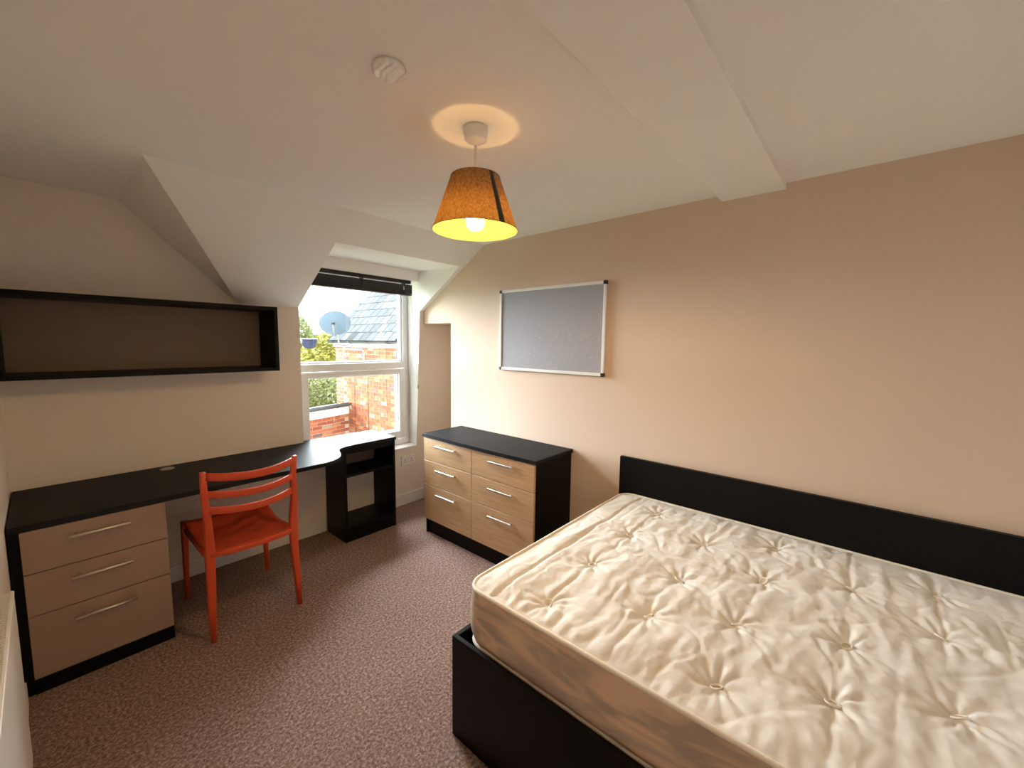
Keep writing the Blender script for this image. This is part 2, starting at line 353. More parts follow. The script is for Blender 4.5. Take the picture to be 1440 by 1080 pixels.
# ------------------------------------------------------------------ window
win = struct(box('window_1', -1.077, -.040, .186, .215, .515, .60, M['upvc'], None, .004), 'white upvc window with fixed upper pane and lower sash')
WX0, WX1, WZ0, WZ1 = -1.077, -.046, .535, 2.03
def bar(name, x0, x1, z0, z1, y0, y1, par=win): return box(name, x0, x1, y0, y1, z0, z1, M['upvc'], par, .005, 2)
bar('frame_jamb', WX0, WX0 + .058, WZ0, WZ1, .115, .185); bar('frame_jamb', WX1 - .055, WX1, WZ0, WZ1, .115, .185)
bar('frame_head', WX0 + .058, WX1 - .055, WZ1 - .06, WZ1, .116, .184); bar('frame_cill', WX0 + .058, WX1 - .055, WZ0, WZ0 + .056, .116, .184)
bar('transom', WX0 + .058, WX1 - .055, 1.242, 1.303, .112, .184)
bar('bead', WX0 + .072, WX1 - .072, 1.303, 1.318, .13, .18); bar('bead', WX1 - .072, WX1 - .055, 1.303, 1.97, .13, .18); bar('bead', WX0 + .058, WX0 + .072, 1.303, 1.97, .13, .18)
sx0, sx1, sz0, sz1 = WX0 + .050, WX1 - .044, .592, 1.240
sash = bar('sash', sx0, sx0 + .068, sz0, sz1, .096, .1145)
bar('sash_stile', sx1 - .068, sx1, sz0, sz1, .096, .1145, sash); bar('sash_rail', sx0 + .068, sx1 - .068, sz1 - .045, sz1, .097, .1140, sash); bar('sash_rail', sx0 + .068, sx1 - .068, sz0, sz0 + .075, .097, .1140, sash)
bar('sash_bead', WX0 + .0585, sx0 + .074, sz0 + .066, sz1 - .038, .116, .165, sash); bar('sash_bead', sx1 - .074, WX1 - .0555, sz0 + .066, sz1 - .038, .116, .165, sash)
bar('sash_bead', sx0 + .074, sx1 - .074, sz1 - .052, sz1 - .001, .1175, .164, sash); bar('sash_bead', sx0 + .074, sx1 - .074, sz0 + .002, sz0 + .082, .1175, .164, sash)
box('pane', WX0 + .05, WX1 - .05, .148, .152, 1.30, 1.98, M['glass'], win)
box('pane', sx0 + .06, sx1 - .06, .148, .152, sz0 + .07, sz1 - .04, M['glass'], sash)
box('window_sill', XA + .005, XB - .002, -.012, .118, .515, .535, M['white'], win, .004, 2)

# venetian blind
bl = thing('venetian_blind', 'black venetian blind drawn up under the white dormer header', 'blind', (-.58, -.05, 2.013))
box('headrail', XA + .02, -.135, -.070, -.032, 1.985, 2.012, M['blind'], bl, .002)
for k in range(9):
    z = 1.8985 + .0083 * k
    mesh('slat', [(XA + .02, -.075, z), (-.13, -.075, z), (-.13, -.05, z + .004), (XA + .02, -.05, z + .004), (XA + .02, -.025, z), (-.13, -.025, z),
                  (XA + .02, -.075, z + .0085), (-.13, -.075, z + .0085), (-.13, -.05, z + .0125), (XA + .02, -.05, z + .0125), (XA + .02, -.025, z + .0085), (-.13, -.025, z + .0085)],
         [(0, 1, 2, 3), (3, 2, 5, 4), (6, 9, 8, 7), (9, 10, 11, 8), (0, 6, 7, 1), (4, 5, 11, 10), (0, 3, 9, 6), (3, 4, 10, 9), (1, 7, 8, 2), (2, 8, 11, 5)], M['blind'], bl)
box('bottom_rail', XA + .02, -.13, -.075, -.025, 1.884, 1.898, M['blind'], bl, .003)
for x in (-.20, -.59, -.95): box('ladder_tape', x - .004, x + .004, -.078, -.024, 1.896, 1.987, M['dark'], bl)
tube('tilt_toggle', [(-.215, -.078, 1.955), (-.215, -.080, 1.925)], .004, M['plastic'], bl)
cd = tube('pull_cord', [(-.165, -.072, 1.985), (-.14, -.072, 1.86), (-.10, -.065, 1.50), (-.068, -.06, 1.10), (-.064, -.06, 1.06)], .0022, M['cord'], bl, 6)
lathe('cord_toggle', [(0, 1.105), (.006, 1.10), (.009, 1.07), (0, 1.062)], -.066, -.06, M['grey'], cd, 12)
tube('cord_tail', [(-.066, -.06, 1.07), (-.070, -.06, .97), (-.064, -.058, .86), (-.074, -.056, .76), (-.070, -.055, .66)], .002, M['cord'], bl, 6)

# ------------------------------------------------------------------ wall socket
so = thing('wall_socket', 'white double wall socket below the window sill', 'socket', (-.142, 0, .407))
box('face_plate', -.215, -.070, -.010, 0, .363, .452, M['plastic'], so, .003, 2)
for cx in (-.178, -.107):
    box('earth_slot', cx - .004, cx + .004, -.0106, -.0095, .412, .422, M['slot'], so)
    for d in (-.011, .011): box('pin_slot', cx + d - .004, cx + d + .004, -.0106, -.0095, .394, .400, M['slot'], so)
for cx in (-.150, -.135): box('rocker_switch', cx - .005, cx + .005, -.014, -.0095, .424, .442, M['plastic'], so, .002)

# ------------------------------------------------------------------ pinboard
pb = thing('pinboard', 'grey felt pinboard with white frame and black corners', 'pinboard', (0, -1.454, 1.289))
y0, y1, za, zb = -1.894, -1.016, 1.287, 1.871
box('felt_panel', -.014, -.002, y0 + .01, y1 - .01, za + .01, zb - .01, M['felt'], pb)
fr = .020
box('frame_bar', -.022, -.001, y0 + .02, y1 - .02, zb - fr, zb, M['alu'], pb, .003); box('frame_bar', -.022, -.001, y0 + .02, y1 - .02, za, za + fr, M['alu'], pb, .003)
box('frame_bar', -.022, -.001, y0, y0 + fr, za + .02, zb - .02, M['alu'], pb, .003); box('frame_bar', -.022, -.001, y1 - fr, y1, za + .02, zb - .02, M['alu'], pb, .003)
for yy, sy in ((y0, 1), (y1, -1)):
    for zz, sz in ((za, 1), (zb, -1)):
        ys = sorted((yy - .001 * sy, yy + .022 * sy)); zz_ = sorted((zz - .001 * sz, zz + .022 * sz))
        box('corner_cap', -.024, -.001, ys[0], ys[1], zz_[0], zz_[1], M['dark'], pb, .004, 2)
random.seed(3)
for k in range(26):
    yy = random.uniform(y0 + .06, y1 - .06); zz = random.choice([1.60, 1.60, 1.40, 1.52, 1.46, 1.55, random.uniform(1.33, 1.65)]) + random.uniform(-.015, .015)
    p = bpy.data.meshes.get('staple_mesh')
    if p is None:
        bm = bmesh.new(); add_box(bm, -.0012, .0012, -.005, .005, -.0008, .0008); p = bpy.data.meshes.new('staple_mesh'); bm.to_mesh(p); bm.free()
    o = link('staple', p, M['chrome'], pb); o.location = Vector((-.0148, yy, zz)) - wloc(pb); o.rotation_euler = (random.uniform(-.6, .6), 0, 0)

# ------------------------------------------------------------------ chest of drawers
ch = thing('chest_of_drawers', 'black chest of drawers with six light oak drawer fronts', 'chest of drawers', (-.2, -1.13, 0))
CY0, CY1 = -1.668, -.588
box('side_panel', -.385, -.004, CY0, CY0 + .018, 0, .765, M['black'], ch, .001); box('side_panel', -.385, -.004, CY1 - .018, CY1, 0, .765, M['black'], ch, .001)
box('back_panel', -.012, -.004, CY0 + .018, CY1 - .018, .02, .765, M['black'], ch)
box('centre_panel', -.375, -.012, -1.130, -1.114, .06, .765, M['black'], ch)
box('plinth', -.372, -.354, CY0 + .018, CY1 - .018, 0, .118, M['black'], ch, .001)
box('bottom_panel', -.38, -.012, CY0 + .018, CY1 - .018, .105, .118, M['black'], ch)
n = 14; out = [(-.004, CY0 - .012), (-.004, CY1 + .012)]
for k in range(n + 1):
    t = k / n; out.append((-.408 - .012 * math.sin(math.pi * t), CY1 + .012 + t * (CY0 - CY1 - .024)))
prism('worktop', out[::-1], .766, .790, M['blacktop'], ch, .004)
gz = [(.590, .762), (.399, .586), (.122, .395)]
for (ya, yb) in ((-1.1205, CY1 - .003), (CY0 + .003, -1.1235)):
    for i, (za, zb) in enumerate(gz):
        d = box('drawer_front', -.403, -.385, min(ya, yb), max(ya, yb), za, zb, M['oak'], ch, .0015)
        yc = -.860 if ya > -1.13 else -1.402
        hz = (.716, .533, .347)[i]
        bm = bmesh.new(); add_box(bm, -.432, -.422, yc - .105, yc + .105, hz - .006, hz + .006, .002)
        for s_ in (-1, 1): add_box(bm, -.425, -.402, yc + s_ * .085 - .005, yc + s_ * .085 + .005, hz - .004, hz + .004)
        from_bm('handle', bm, M['chrome'], d)['label'] = 'flat brushed steel bar handle'

# ------------------------------------------------------------------ desk unit (worktop carried by drawer pedestal and open bookcase)
dk = thing('desk_worktop', 'long black wavy-edged worktop running under the window', 'worktop', (-1.4, -.3, .705))
raw = [(-1.25, -.620), (-1.167, -.619), (-1.098, -.598), (-1.042, -.549), (-1.004, -.478), (-.975, -.398), (-.944, -.358), (-.888, -.332), (-.80, -.322)]
cur = []
for i in range(len(raw) - 1):
    p0, p1, p2, p3 = raw[max(i - 1, 0)], raw[i], raw[i + 1], raw[min(i + 2, len(raw) - 1)]
    for s_ in range(4):
        t = s_ / 4; q = []
        for a, b, c, d in zip(p0, p1, p2, p3): q.append(.5 * (2 * b + (c - a) * t + (2 * a - 5 * b + 4 * c - d) * t * t + (3 * b - a - 3 * c + d) * t ** 3))
        cur.append(tuple(q))
cur.append(raw[-1])
out = [(XL + .004, -.002), (XL + .004, -.613)] + cur + [(-.490, -.321), (-.466, -.312), (-.456, -.290), (-.456, .058), (XA + .012, .058), (XA + .012, -.002)]
prism('worktop_panel', out, .705, .730, M['blacktop'], dk, .004)
g = lathe('cable_grommet', [(0, .7335), (.024, .7335), (.030, .7330), (.034, .7305), (.034, .726)], -1.851, -.078, M['grey'], dk, 28)
g['label'] = 'round grey cable grommet'
pd = thing('drawer_pedestal', 'black desk pedestal with three taupe drawers', 'drawer unit', (-2.18, -.3, 0))
PX0, PX1 = XL + .004, -1.945
box('side_panel', PX0, -2.401, -.604, -.004, 0, .704, M['black'], pd, .001); box('side_panel', PX1 - .018, PX1 + .001, -.590, -.004, 0, .704, M['black'], pd, .001)
box('back_panel', -2.401, PX1 - .018, -.012, -.004, .02, .704, M['black'], pd); box('bottom_panel', -2.401, PX1 - .018, -.585, -.012, .05, .064, M['black'], pd)
box('plinth', -2.401, PX1 + .001, -.610, -.592, 0, .063, M['black'], pd, .001)
for (za, zb, hz) in ((.523, .702, .650), (.341, .519, .467), (.066, .337, .285)):
    d = box('drawer_front', -2.400, PX1, -.610, -.592, za, zb, M['taupe'], pd, .0015)
    bm = bmesh.new(); add_sweep(bm, [(-2.272, -.642, hz), (-2.074, -.642, hz)], circ(.0062, 10))
    for hx in (-2.245, -2.10): add_sweep(bm, [(hx, -.609, hz), (hx, -.642, hz)], circ(.0045, 8))
    from_bm('handle', bm, M['chrome'], d, True)['label'] = 'round brushed steel bar handle'
bk = thing('open_bookcase', 'small black open bookcase under the worktop end', 'bookcase', (-.69, -.16, 0))
box('side_panel', -.905, -.885, -.318, -.018, 0, .704, M['black'], bk, .001); box('side_panel', -.500, -.480, -.318, -.018, 0, .704, M['black'], bk, .001)
box('shelf', -.885, -.500, -.308, -.020, .488, .506, M['black'], bk, .001); box('shelf', -.885, -.500, -.312, -.020, .088, .106, M['black'], bk, .001)
box('plinth', -.885, -.500, -.314, -.296, 0, .088, M['black'], bk, .001); box('top_rail', -.885, -.500, -.314, -.298, .664, .704, M['black'], bk, .001)
box('back_rail', -.885, -.500, -.032, -.020, .506, .704, M['brown'], bk)

# ------------------------------------------------------------------ wall shelf
sh = thing('wall_shelf', 'long black open box shelf fixed above the desk', 'shelf', (-1.86, 0, 1.292))
t = .022
box('top_board', XL + .004, -1.290, -.279, -.002, 1.693 - t, 1.693, M['black'], sh, .001); box('bottom_board', XL + .004, -1.290, -.279, -.002, 1.292, 1.292 + t, M['black'], sh, .001)
box('end_board', -1.290 - t, -1.290, -.2785, -.002, 1.292 + t, 1.693 - t, M['black'], sh, .001); box('end_board', XL + .004, XL + .004 + t, -.2785, -.002, 1.292 + t, 1.693 - t, M['black'], sh, .001)

box('back_board', XL + .004 + t, -1.290 - t, -.010, -.002, 1.292 + t, 1.693 - t, M['brown'], sh)['label'] = 'dark brown back board'

# ------------------------------------------------------------------ chair
cr = thing('desk_chair', 'orange-red plastic chair with ladder back at the desk', 'chair', (-1.625, -.53, 0))
XLg, XRg = -1.826, -1.420
for side, xb, xt in ((-1, XLg, -1.836), (1, XRg, -1.432)):
    sg = 1 if side < 0 else -1
    pts = [(xb, -.790, 0), (xb + sg * .003, -.782, .15), (xb + sg * .008, -.772, .30), (xb + sg * .010, -.768, .42), (xb + sg * .010, -.772, .50), (xb + sg * .006, -.785, .62), (xt + sg * .004, -.808, .76), (xt, -.828, .868)]
    bm = bmesh.new()
    add_sweep(bm, pts, lambda t: rrect(.024 + .016 * math.sin(math.pi * min(1, t * 1.05)) * (1 if t < .6 else .7), .024 + .012 * math.sin(math.pi * t), .006), up=Vector((0, 1, 0)))
    from_bm('back_leg_post', bm, M['orange'], cr, True)
    xf = xb - sg * .004
    bm = bmesh.new(); add_sweep(bm, [(xf, -.268, 0), (xf + sg * .002, -.272, .20), (xf + sg * .004, -.278, .36), (xf + sg * .006, -.285, .462)], lambda t: rrect(.022 + .012 * t, .024 + .014 * t, .006), up=Vector((0, 1, 0)))
    from_bm('front_leg', bm, M['orange'], cr, True)
    bm = bmesh.new(); add_sweep(bm, [(xf + sg * .006, -.285, .415), (xf + sg * .008, -.45, .412), (xf + sg * .012, -.62, .408), (xb + sg * .012, -.765, .405)], rrect(.018, .024, .005))
    from_bm('side_rail', bm, M['orange'], cr, True)
# seat: front high, dipping to the rear, sides lifted a little, rear corners sweeping up to the posts
NU, NV = 22, 26
def seat_pt(u, v):   # u across -1..1, v 0 front .. 1 rear
    y = -.262 - v * .510
    w = .205 - .012 * v
    z = .470 - .034 * math.sin(min(1, v * 1.1) * math.pi / 2) - .010 * math.sin(math.pi * v)
    z += .010 * abs(u) ** 3 * (1 - v)
    if v < .12: z -= .020 * ((.12 - v) / .12) ** 2
    if v > .86: z += .012 * ((v - .86) / .14) ** 2
    z += .030 * max(0, abs(u) - .78) / .22 * max(0, v - .55) / .45
    return Vector((-1.625 + u * w, y, z))
top = [[seat_pt(-1 + 2 * i / NU, j / NV) for i in range(NU + 1)] for j in range(NV + 1)]
vs, fs = [], []
for dz in (0, -.016):
    for row in top:
        for p in row: vs.append((p.x, p.y, p.z + dz))
w_ = NU + 1; base = w_ * (NV + 1)
for j in range(NV):
    for i in range(NU):
        a = j * w_ + i; fs.append((a, a + 1, a + w_ + 1, a + w_)); fs.append((base + a, base + a + w_, base + a + w_ + 1, base + a + 1))
for i in range(NU):
    fs.append((i, base + i, base + i + 1, i + 1)); a = NV * w_ + i; fs.append((a, a + 1, base + a + 1, base + a))
for j in range(NV):
    a = j * w_; fs.append((a, a + w_, base + a + w_, base + a)); a += NU; fs.append((a, base + a, base + a + w_, a + w_))
st = mesh('seat', vs, fs, M['orange'], cr, True)
bm = bmesh.new(); add_sweep(bm, [(-1.815, -.772, .440), (-1.74, -.778, .432), (-1.625, -.780, .430), (-1.51, -.778, .432), (-1.432, -.772, .440)], rrect(.030, .030, .007)); from_bm('rear_rail', bm, M['orange'], cr, True)
bm = bmesh.new(); add_sweep(bm, [(-1.828, -.285, .440), (-1.625, -.283, .440), (-1.420, -.285, .440)], rrect(.022, .03, .006)); from_bm('front_rail', bm, M['orange'], cr, True)
for zc, hh, yc, bow, sag in ((.846, .038, -.824, .075, .012), (.756, .034, -.806, .072, .012), (.674, .036, -.793, .068, .012)):
    pts = []
    for k in range(15):
        s_ = -1 + 2 * k / 14
        pts.append((-1.632 + s_ * .198, yc - bow * (1 - s_ * s_), zc - sag * (1 - s_ * s_)))
    bm = bmesh.new(); add_sweep(bm, pts, rrect(.014, hh, .005)); from_bm('back_slat', bm, M['orange'], cr, True)

# ------------------------------------------------------------------ radiator
rd = thing('radiator', 'white panel radiator with top grille on the wall beside the desk', 'radiator', (XL + .02, -1.7, .12))
RY0, RY1, RX0, RX1, RZ0, RZ1 = -2.25, -1.168, XL + .004, -2.398, .12, .700
box('front_panel', RX1 - .006, RX1, RY0, RY1, RZ0, RZ1 - .004, M['radiator'], rd, .003, 2)
box('back_panel', RX0, RX0 + .004, RY0, RY1, RZ0, RZ1 - .01, M['radiator'], rd)
box('end_cover', RX0, RX1 - .005, RY1 - .004, RY1, RZ0 + .01, RZ1 - .003, M['radiator'], rd); box('end_cover', RX0, RX1 - .005, RY0, RY0 + .004, RZ0 + .01, RZ1 - .003, M['radiator'], rd)
k = 0; yy = RY1 - .016
while yy > RY0 + .01:
    box('grille_bar', RX0 + .003, RX1 - .004, yy - .004, yy, RZ1 - .006, RZ1, M['radiator'], rd); yy -= .0105
box('grille_frame', RX1 - .008, RX1 + .001, RY0, RY1, RZ1 - .008, RZ1 + .001, M['radiator'], rd, .002)

# ------------------------------------------------------------------ ceiling light and smoke detector
LX, LY = -1.243, -2.028
la = thing('pendant_lamp', 'brown tapered drum pendant lamp lit and hanging from ceiling', 'lamp', (LX, LY, 1.885))
lathe('ceiling_rose', [(0, H), (.043, H), (.043, H - .020), (.040, H - .024), (.038, H - .040), (.030, H - .046), (.012, H - .052), (.007, H - .058), (0, H - .058)], LX, LY, M['plastic'], la, 32)
tube('flex', [(LX, LY, H - .05), (LX, LY, 1.99)], .0042, M['plastic'], la, 10)
lathe('lampholder', [(0, 2.005), (.012, 2.003), (.019, 1.985), (.021, 1.955), (0, 1.955)], LX, LY, M['plastic'], la, 24)
shd = lathe('shade', [(.0862, 2.066), (.1512, 1.885)], LX, LY, M['shade'], la, 64)
lathe('shade_lining', [(.0850, 2.0655), (.1500, 1.8855)], LX, LY, M['lining'], shd, 64)
for z, r in ((2.066, .0858), (1.885, .1510)):
    tube('rim_ring', [(LX + r * math.cos(a * math.pi / 32), LY + r * math.sin(a * math.pi / 32), z) for a in range(64)], .0016, M['shade'], shd, 6, True)
for a in (30, 150, 270):
    ca, sa = math.cos(math.radians(a)), math.sin(math.radians(a))
    tube('spider_arm', [(LX + .018 * ca, LY + .018 * sa, 1.975), (LX + .0855 * ca, LY + .0855 * sa, 2.062)], .0015, M['plastic'], shd, 6)
av = math.radians(-98)       # dark overlap seam of the shade
sv = []
for r, z in ((.0870, 2.066), (.1520, 1.885)):
    for da in (-.075, .075): sv.append((LX + r * math.cos(av + da), LY + r * math.sin(av + da), z))
for r, z in ((.0880, 2.066), (.1530, 1.885)):
    for da in (-.075, .075): sv.append((LX + r * math.cos(av + da), LY + r * math.sin(av + da), z))
mesh('seam_strip', sv, [(0, 1, 3, 2), (4, 6, 7, 5), (0, 4, 5, 1), (2, 3, 7, 6), (0, 2, 6, 4), (1, 5, 7, 3)], M['dark'], shd)
bb = lathe('bulb', [(.0318, 1.9265), (.0330, 1.915), (.0305, 1.903), (.024, 1.893), (.013, 1.887), (0, 1.885)], LX, LY, M['bulb'], la, 28)
lathe('bulb_collar', [(0, 1.958), (.016, 1.957), (.024, 1.945), (.0319, 1.9262)], LX, LY, M['plastic'], bb, 28)
sd = thing('smoke_detector', 'round white ceiling smoke detector beside the pendant lamp', 'smoke detector', (-1.619, -2.081, H))
lathe('base_plate', [(0, H), (.041, H), (.041, H - .006), (0, H - .006)], -1.619, -2.081, M['plastic'], sd, 40)
lathe('cover', [(.0440, H - .006), (.0455, H - .010), (.0445, H - .017), (.040, H - .020), (0, H - .0205)], -1.619, -2.081, M['swirl'], sd, 40)

# ------------------------------------------------------------------ bed
bd = thing('bed_frame', 'black wooden bed frame with long black headboard on the wall', 'bed', (-.7, -3.0, 0))
BX0, BY0, BY1 = -1.357, -3.965, -2.030
box('foot_panel', BX0, BX0 + .018, BY0, BY1, 0, .402, M['black'], bd, .0015); box('side_panel', BX0 + .018, -.03, BY1 - .018, BY1, 0, .402, M['black'], bd, .0015)
box('side_panel', BX0 + .018, -.03, BY0, BY0 + .018, 0, .402, M['black'], bd, .0015)
box('headboard', -.030, -.004, BY0, BY1, 0, .816, M['black'], bd, .0015)
for k in range(9):
    yy = BY0 + .10 + k * .205
    box('bed_slat', BX0 + .018, -.030, yy, yy + .09, .355, .375, M['black'], bd)
mt = thing('mattress', 'cream tufted mattress with tan sides on the black bed', 'mattress', (-.69, -3.0, .376))
MX0, MX1, MY0, MY1, MZ0, MZ1 = -1.322, -.036, -3.935, -2.066, .377, .598
rows = [(-2.35, 0), (-2.632, 1), (-2.878, 0), (-3.128, 1), (-3.365, 0), (-3.62, 1), (-3.82, 0)]
tufts = []
random.seed(5)
for y, s_ in rows:
    xs = (-.215, -.540, -.885, -1.190) if s_ == 0 else (-.400, -.763, -1.030)
    for x in xs: tufts.append((x + random.uniform(-.012, .012), y + random.uniform(-.012, .012)))
RC = .075
def inside(x, y):     # rounded-rectangle border, returns distance to edge
    dx = min(x - MX0, MX1 - x); dy = min(y - MY0, MY1 - y)
    if dx < RC and dy < RC: return RC - math.hypot(RC - dx, RC - dy)
    return min(dx, dy)
def ridged(p): return 1 - abs(noise.noise(p))
def top_z(x, y):
    e = max(0, inside(x, y))
    z = MZ1
    z += .016 * (1 - math.exp(-e / .05))
    h = 0
    wx = x + .05 * noise.noise((x * 4, y * 4, 1.7)); wy = y + .05 * noise.noise((x * 4, y * 4, 6.1))
    for tx, ty in tufts:
        dx, dy = x - tx, y - ty; r = math.hypot(dx, dy)
        if r < .30:
            a = math.atan2(dy, dx)
            h -= .013 * math.exp(-(r / .026) ** 2) + .012 * math.exp(-(r / .085) ** 2)
            f = math.exp(-(r / .085) ** 2) * min(1, r / .02)
            q = abs(math.sin(a * 4.5 + 4 * noise.noise((tx * 9, ty * 9, .3)) + 2.2 * noise.noise((x * 7, y * 7, 2.1))))
            h += .0095 * f * (q - .6)
    # creases drawn along the tuft rows, fading in and out
    for k, (ry, _) in enumerate(rows):
        d = (y - ry - .016 * noise.noise((x * 5, ry * 3, 7.7)) - .006 * noise.noise((x * 19, ry * 3, 3.7))) / .0075
        if abs(d) < 4: h -= .0065 * max(0, .35 + noise.noise((x * 3.2, ry * 5, 1.1))) * math.exp(-d * d)
        d = (y - ry - .125 - .02 * noise.noise((x * 4, ry * 3, 5.7))) / .007
        if abs(d) < 4: h -= .0060 * max(0, .1 + noise.noise((x * 3.5, ry * 5, 9.1))) * math.exp(-d * d)
    h -= .0030 * max(0, ridged((wx * 5.5 + wy * 3, wy * 4.5 - wx * 3, 8.3)) - .90) / .10
    h += .0036 * noise.noise((wx * 6, wy * 9, 0.4)) + .0046 * noise.noise((wx * 7, wy * 26, 5.5)) + .0030 * noise.noise((wx * 22, wy * 34, 2.5)) + .0012 * noise.noise((wx * 50, wy * 65, 9.5))
    # stitched border line along the far end
    h -= .010 * math.exp(-((y - (-2.185 + .012 * noise.noise((x * 6, 0, 0)))) / .008) ** 2)
    # short puckers behind the piping of the long front edge
    ed = x - MX0
    h += .007 * math.exp(-(ed / .08) ** 2) * min(1, ed / .02) * noise.noise((x * 6, y * 36, 4.4))
    return z + h * min(1, e / .03)
NX, NY = 240, 350
vs = []; idx = {}
def edge_clamp(x, y):  # pull grid corners onto the rounded border
    cx = MX0 + RC if x < MX0 + RC else (MX1 - RC if x > MX1 - RC else None); cy = MY0 + RC if y < MY0 + RC else (MY1 - RC if y > MY1 - RC else None)
    if cx is not None and cy is not None:
        dx, dy = x - cx, y - cy; m_ = max(abs(dx), abs(dy)); r = math.hypot(dx, dy)
        if r > 1e-9: return cx + dx * m_ / r, cy + dy * m_ / r
    return x, y
for j in range(NY + 1):
    for i in range(NX + 1):
        x, y = edge_clamp(MX0 + (MX1 - MX0) * i / NX, MY0 + (MY1 - MY0) * j / NY)
        vs.append((x, y, top_z(x, y)))
fs = [(j * (NX + 1) + i, j * (NX + 1) + i + 1, (j + 1) * (NX + 1) + i + 1, (j + 1) * (NX + 1) + i) for j in range(NY) for i in range(NX)]
tp = mesh('quilted_top', vs, fs, M['tick'], mt, True)
per = []          # perimeter loop
for k in range(8): per.append((MX0, MY0 + RC + (MY1 - MY0 - 2 * RC) * k / 8))
def arc(cx, cy, a0): return [(cx + RC * math.cos(math.radians(a0 - 90 * k / 6)), cy + RC * math.sin(math.radians(a0 - 90 * k / 6))) for k in range(6)]
NSEG = 60
per = []
def seg(p, q, n): return [(p[0] + (q[0] - p[0]) * k / n, p[1] + (q[1] - p[1]) * k / n) for k in range(n)]
per += seg((MX0, MY0 + RC), (MX0, MY1 - RC), NSEG) + arc(MX0 + RC, MY1 - RC, 180) + seg((MX0 + RC, MY1), (MX1 - RC, MY1), 40) + arc(MX1 - RC, MY1 - RC, 90)
per += seg((MX1, MY1 - RC), (MX1, MY0 + RC), 20) + arc(MX1 - RC, MY0 + RC, 0) + seg((MX1 - RC, MY0), (MX0 + RC, MY0), 20) + arc(MX0 + RC, MY0 + RC, 270)
cxm, cym = (MX0 + MX1) / 2, (MY0 + MY1) / 2
LV = 10; vs = []; n = len(per)
for j in range(LV + 1):
    t_ = j / LV; z = MZ0 + (MZ1 - MZ0) * t_
    for (x, y) in per:
        bulge = .010 * math.sin(math.pi * t_) + .004 * noise.noise((x * 5, y * 5, z * 14)) * math.sin(math.pi * t_)
        nx = -1 if abs(x - MX0) < RC * .3 else (1 if abs(x - MX1) < RC * .3 else 0); ny = 1 if abs(y - MY1) < RC * .3 else (-1 if abs(y - MY0) < RC * .3 else 0)
        if nx == 0 and ny == 0: d_ = Vector((x - cxm, y - cym, 0)).normalized(); nx, ny = d_.x, d_.y
        if nx > 0: nx = 0
        tuck = -.012 * max(0, 1 - t_ * 5)
        vs.append((x + nx * (bulge + tuck), y + ny * (bulge + tuck), z))
fs = [(j * n + i, j * n + (i + 1) % n, (j + 1) * n + (i + 1) % n, (j + 1) * n + i) for j in range(LV) for i in range(n)] + [tuple(range(n))[::-1]]
bo = mesh('border', vs, fs, M['border'], mt, True); bo['label'] = 'tan damask side band'
tube('top_piping', [(x, y, MZ1 + .001) for x, y in per], .0075, M['piping'], mt, 8, True)
tube('bottom_piping', [(x, y, MZ0 + .012) for x, y in per], .006, M['piping'], mt, 8, True)
ring = None
for (tx, ty) in tufts:
    if ring is None:
        bm = bmesh.new(); add_sweep(bm, [(.0145 * math.cos(a * math.pi / 8), .0145 * math.sin(a * math.pi / 8), 0) for a in range(16)], circ(.0027, 6), True)
        ring = bpy.data.meshes.new('tuft_ring'); bm.to_mesh(ring); bm.free()
        for p_ in ring.polygons: p_.use_smooth = True
    o = link('tuft_ring', ring, M['piping'], mt)
    zt = top_z(tx, ty)
    o.location = Vector((tx, ty, zt + .012)) - wloc(mt); o.rotation_euler = (random.uniform(-.5, .5), random.uniform(-.5, .5), 0)

# ------------------------------------------------------------------ outside: neighbouring house, low extension, trees
struct(box('ground', -40, 60, 1.5, 90, -3.3, -3.2, M['ground']), 'garden ground outside')
nh = thing('neighbouring_house', 'orange brick house with pale slate roof outside the window', 'house', (3.2, 4.5, -3.2))
bw = box('brick_wall', 2.006, 2.30, 3.05, 5.80, -3.2, 1.40, M['brick_far'], nh)
bm = bmesh.new(); add_box(bm, -.05, .0, -.1065, .1065, -.0325, .0325); bmesh.ops.recalc_face_normals(bm, faces=bm.faces)
BRK = bpy.data.meshes.new('brick'); bm.to_mesh(BRK); bm.free(); BRK.materials.append(M['brick'])
bm = bmesh.new(); add_box(bm, -.05, .0, -.051, .051, -.0325, .0325)
BRKH = bpy.data.meshes.new('half_brick'); bm.to_mesh(BRKH); bm.free(); BRKH.materials.append(M['brick'])
box('mortar_bed', 1.999, 2.006, 3.17, 5.45, -.42, 1.40, M['mortar'], bw)
random.seed(11)
for c in range(24):
    z = -.38 + c * .0745
    if z > 1.37: break
    if c % 4 == 2:
        y = 3.24
        while y < 5.44:
            o = link('brick', BRKH, None, bw); o.location = Vector((2.040 - random.uniform(0, .004), y, z)) - wloc(bw); y += .1125
    else:
        y = 3.30 + (.1125 if c % 2 else 0)
        while y < 5.40:
            o = link('brick', BRK, None, bw); o.location = Vector((2.040 - random.uniform(0, .004), y, z)) - wloc(bw); y += .2235
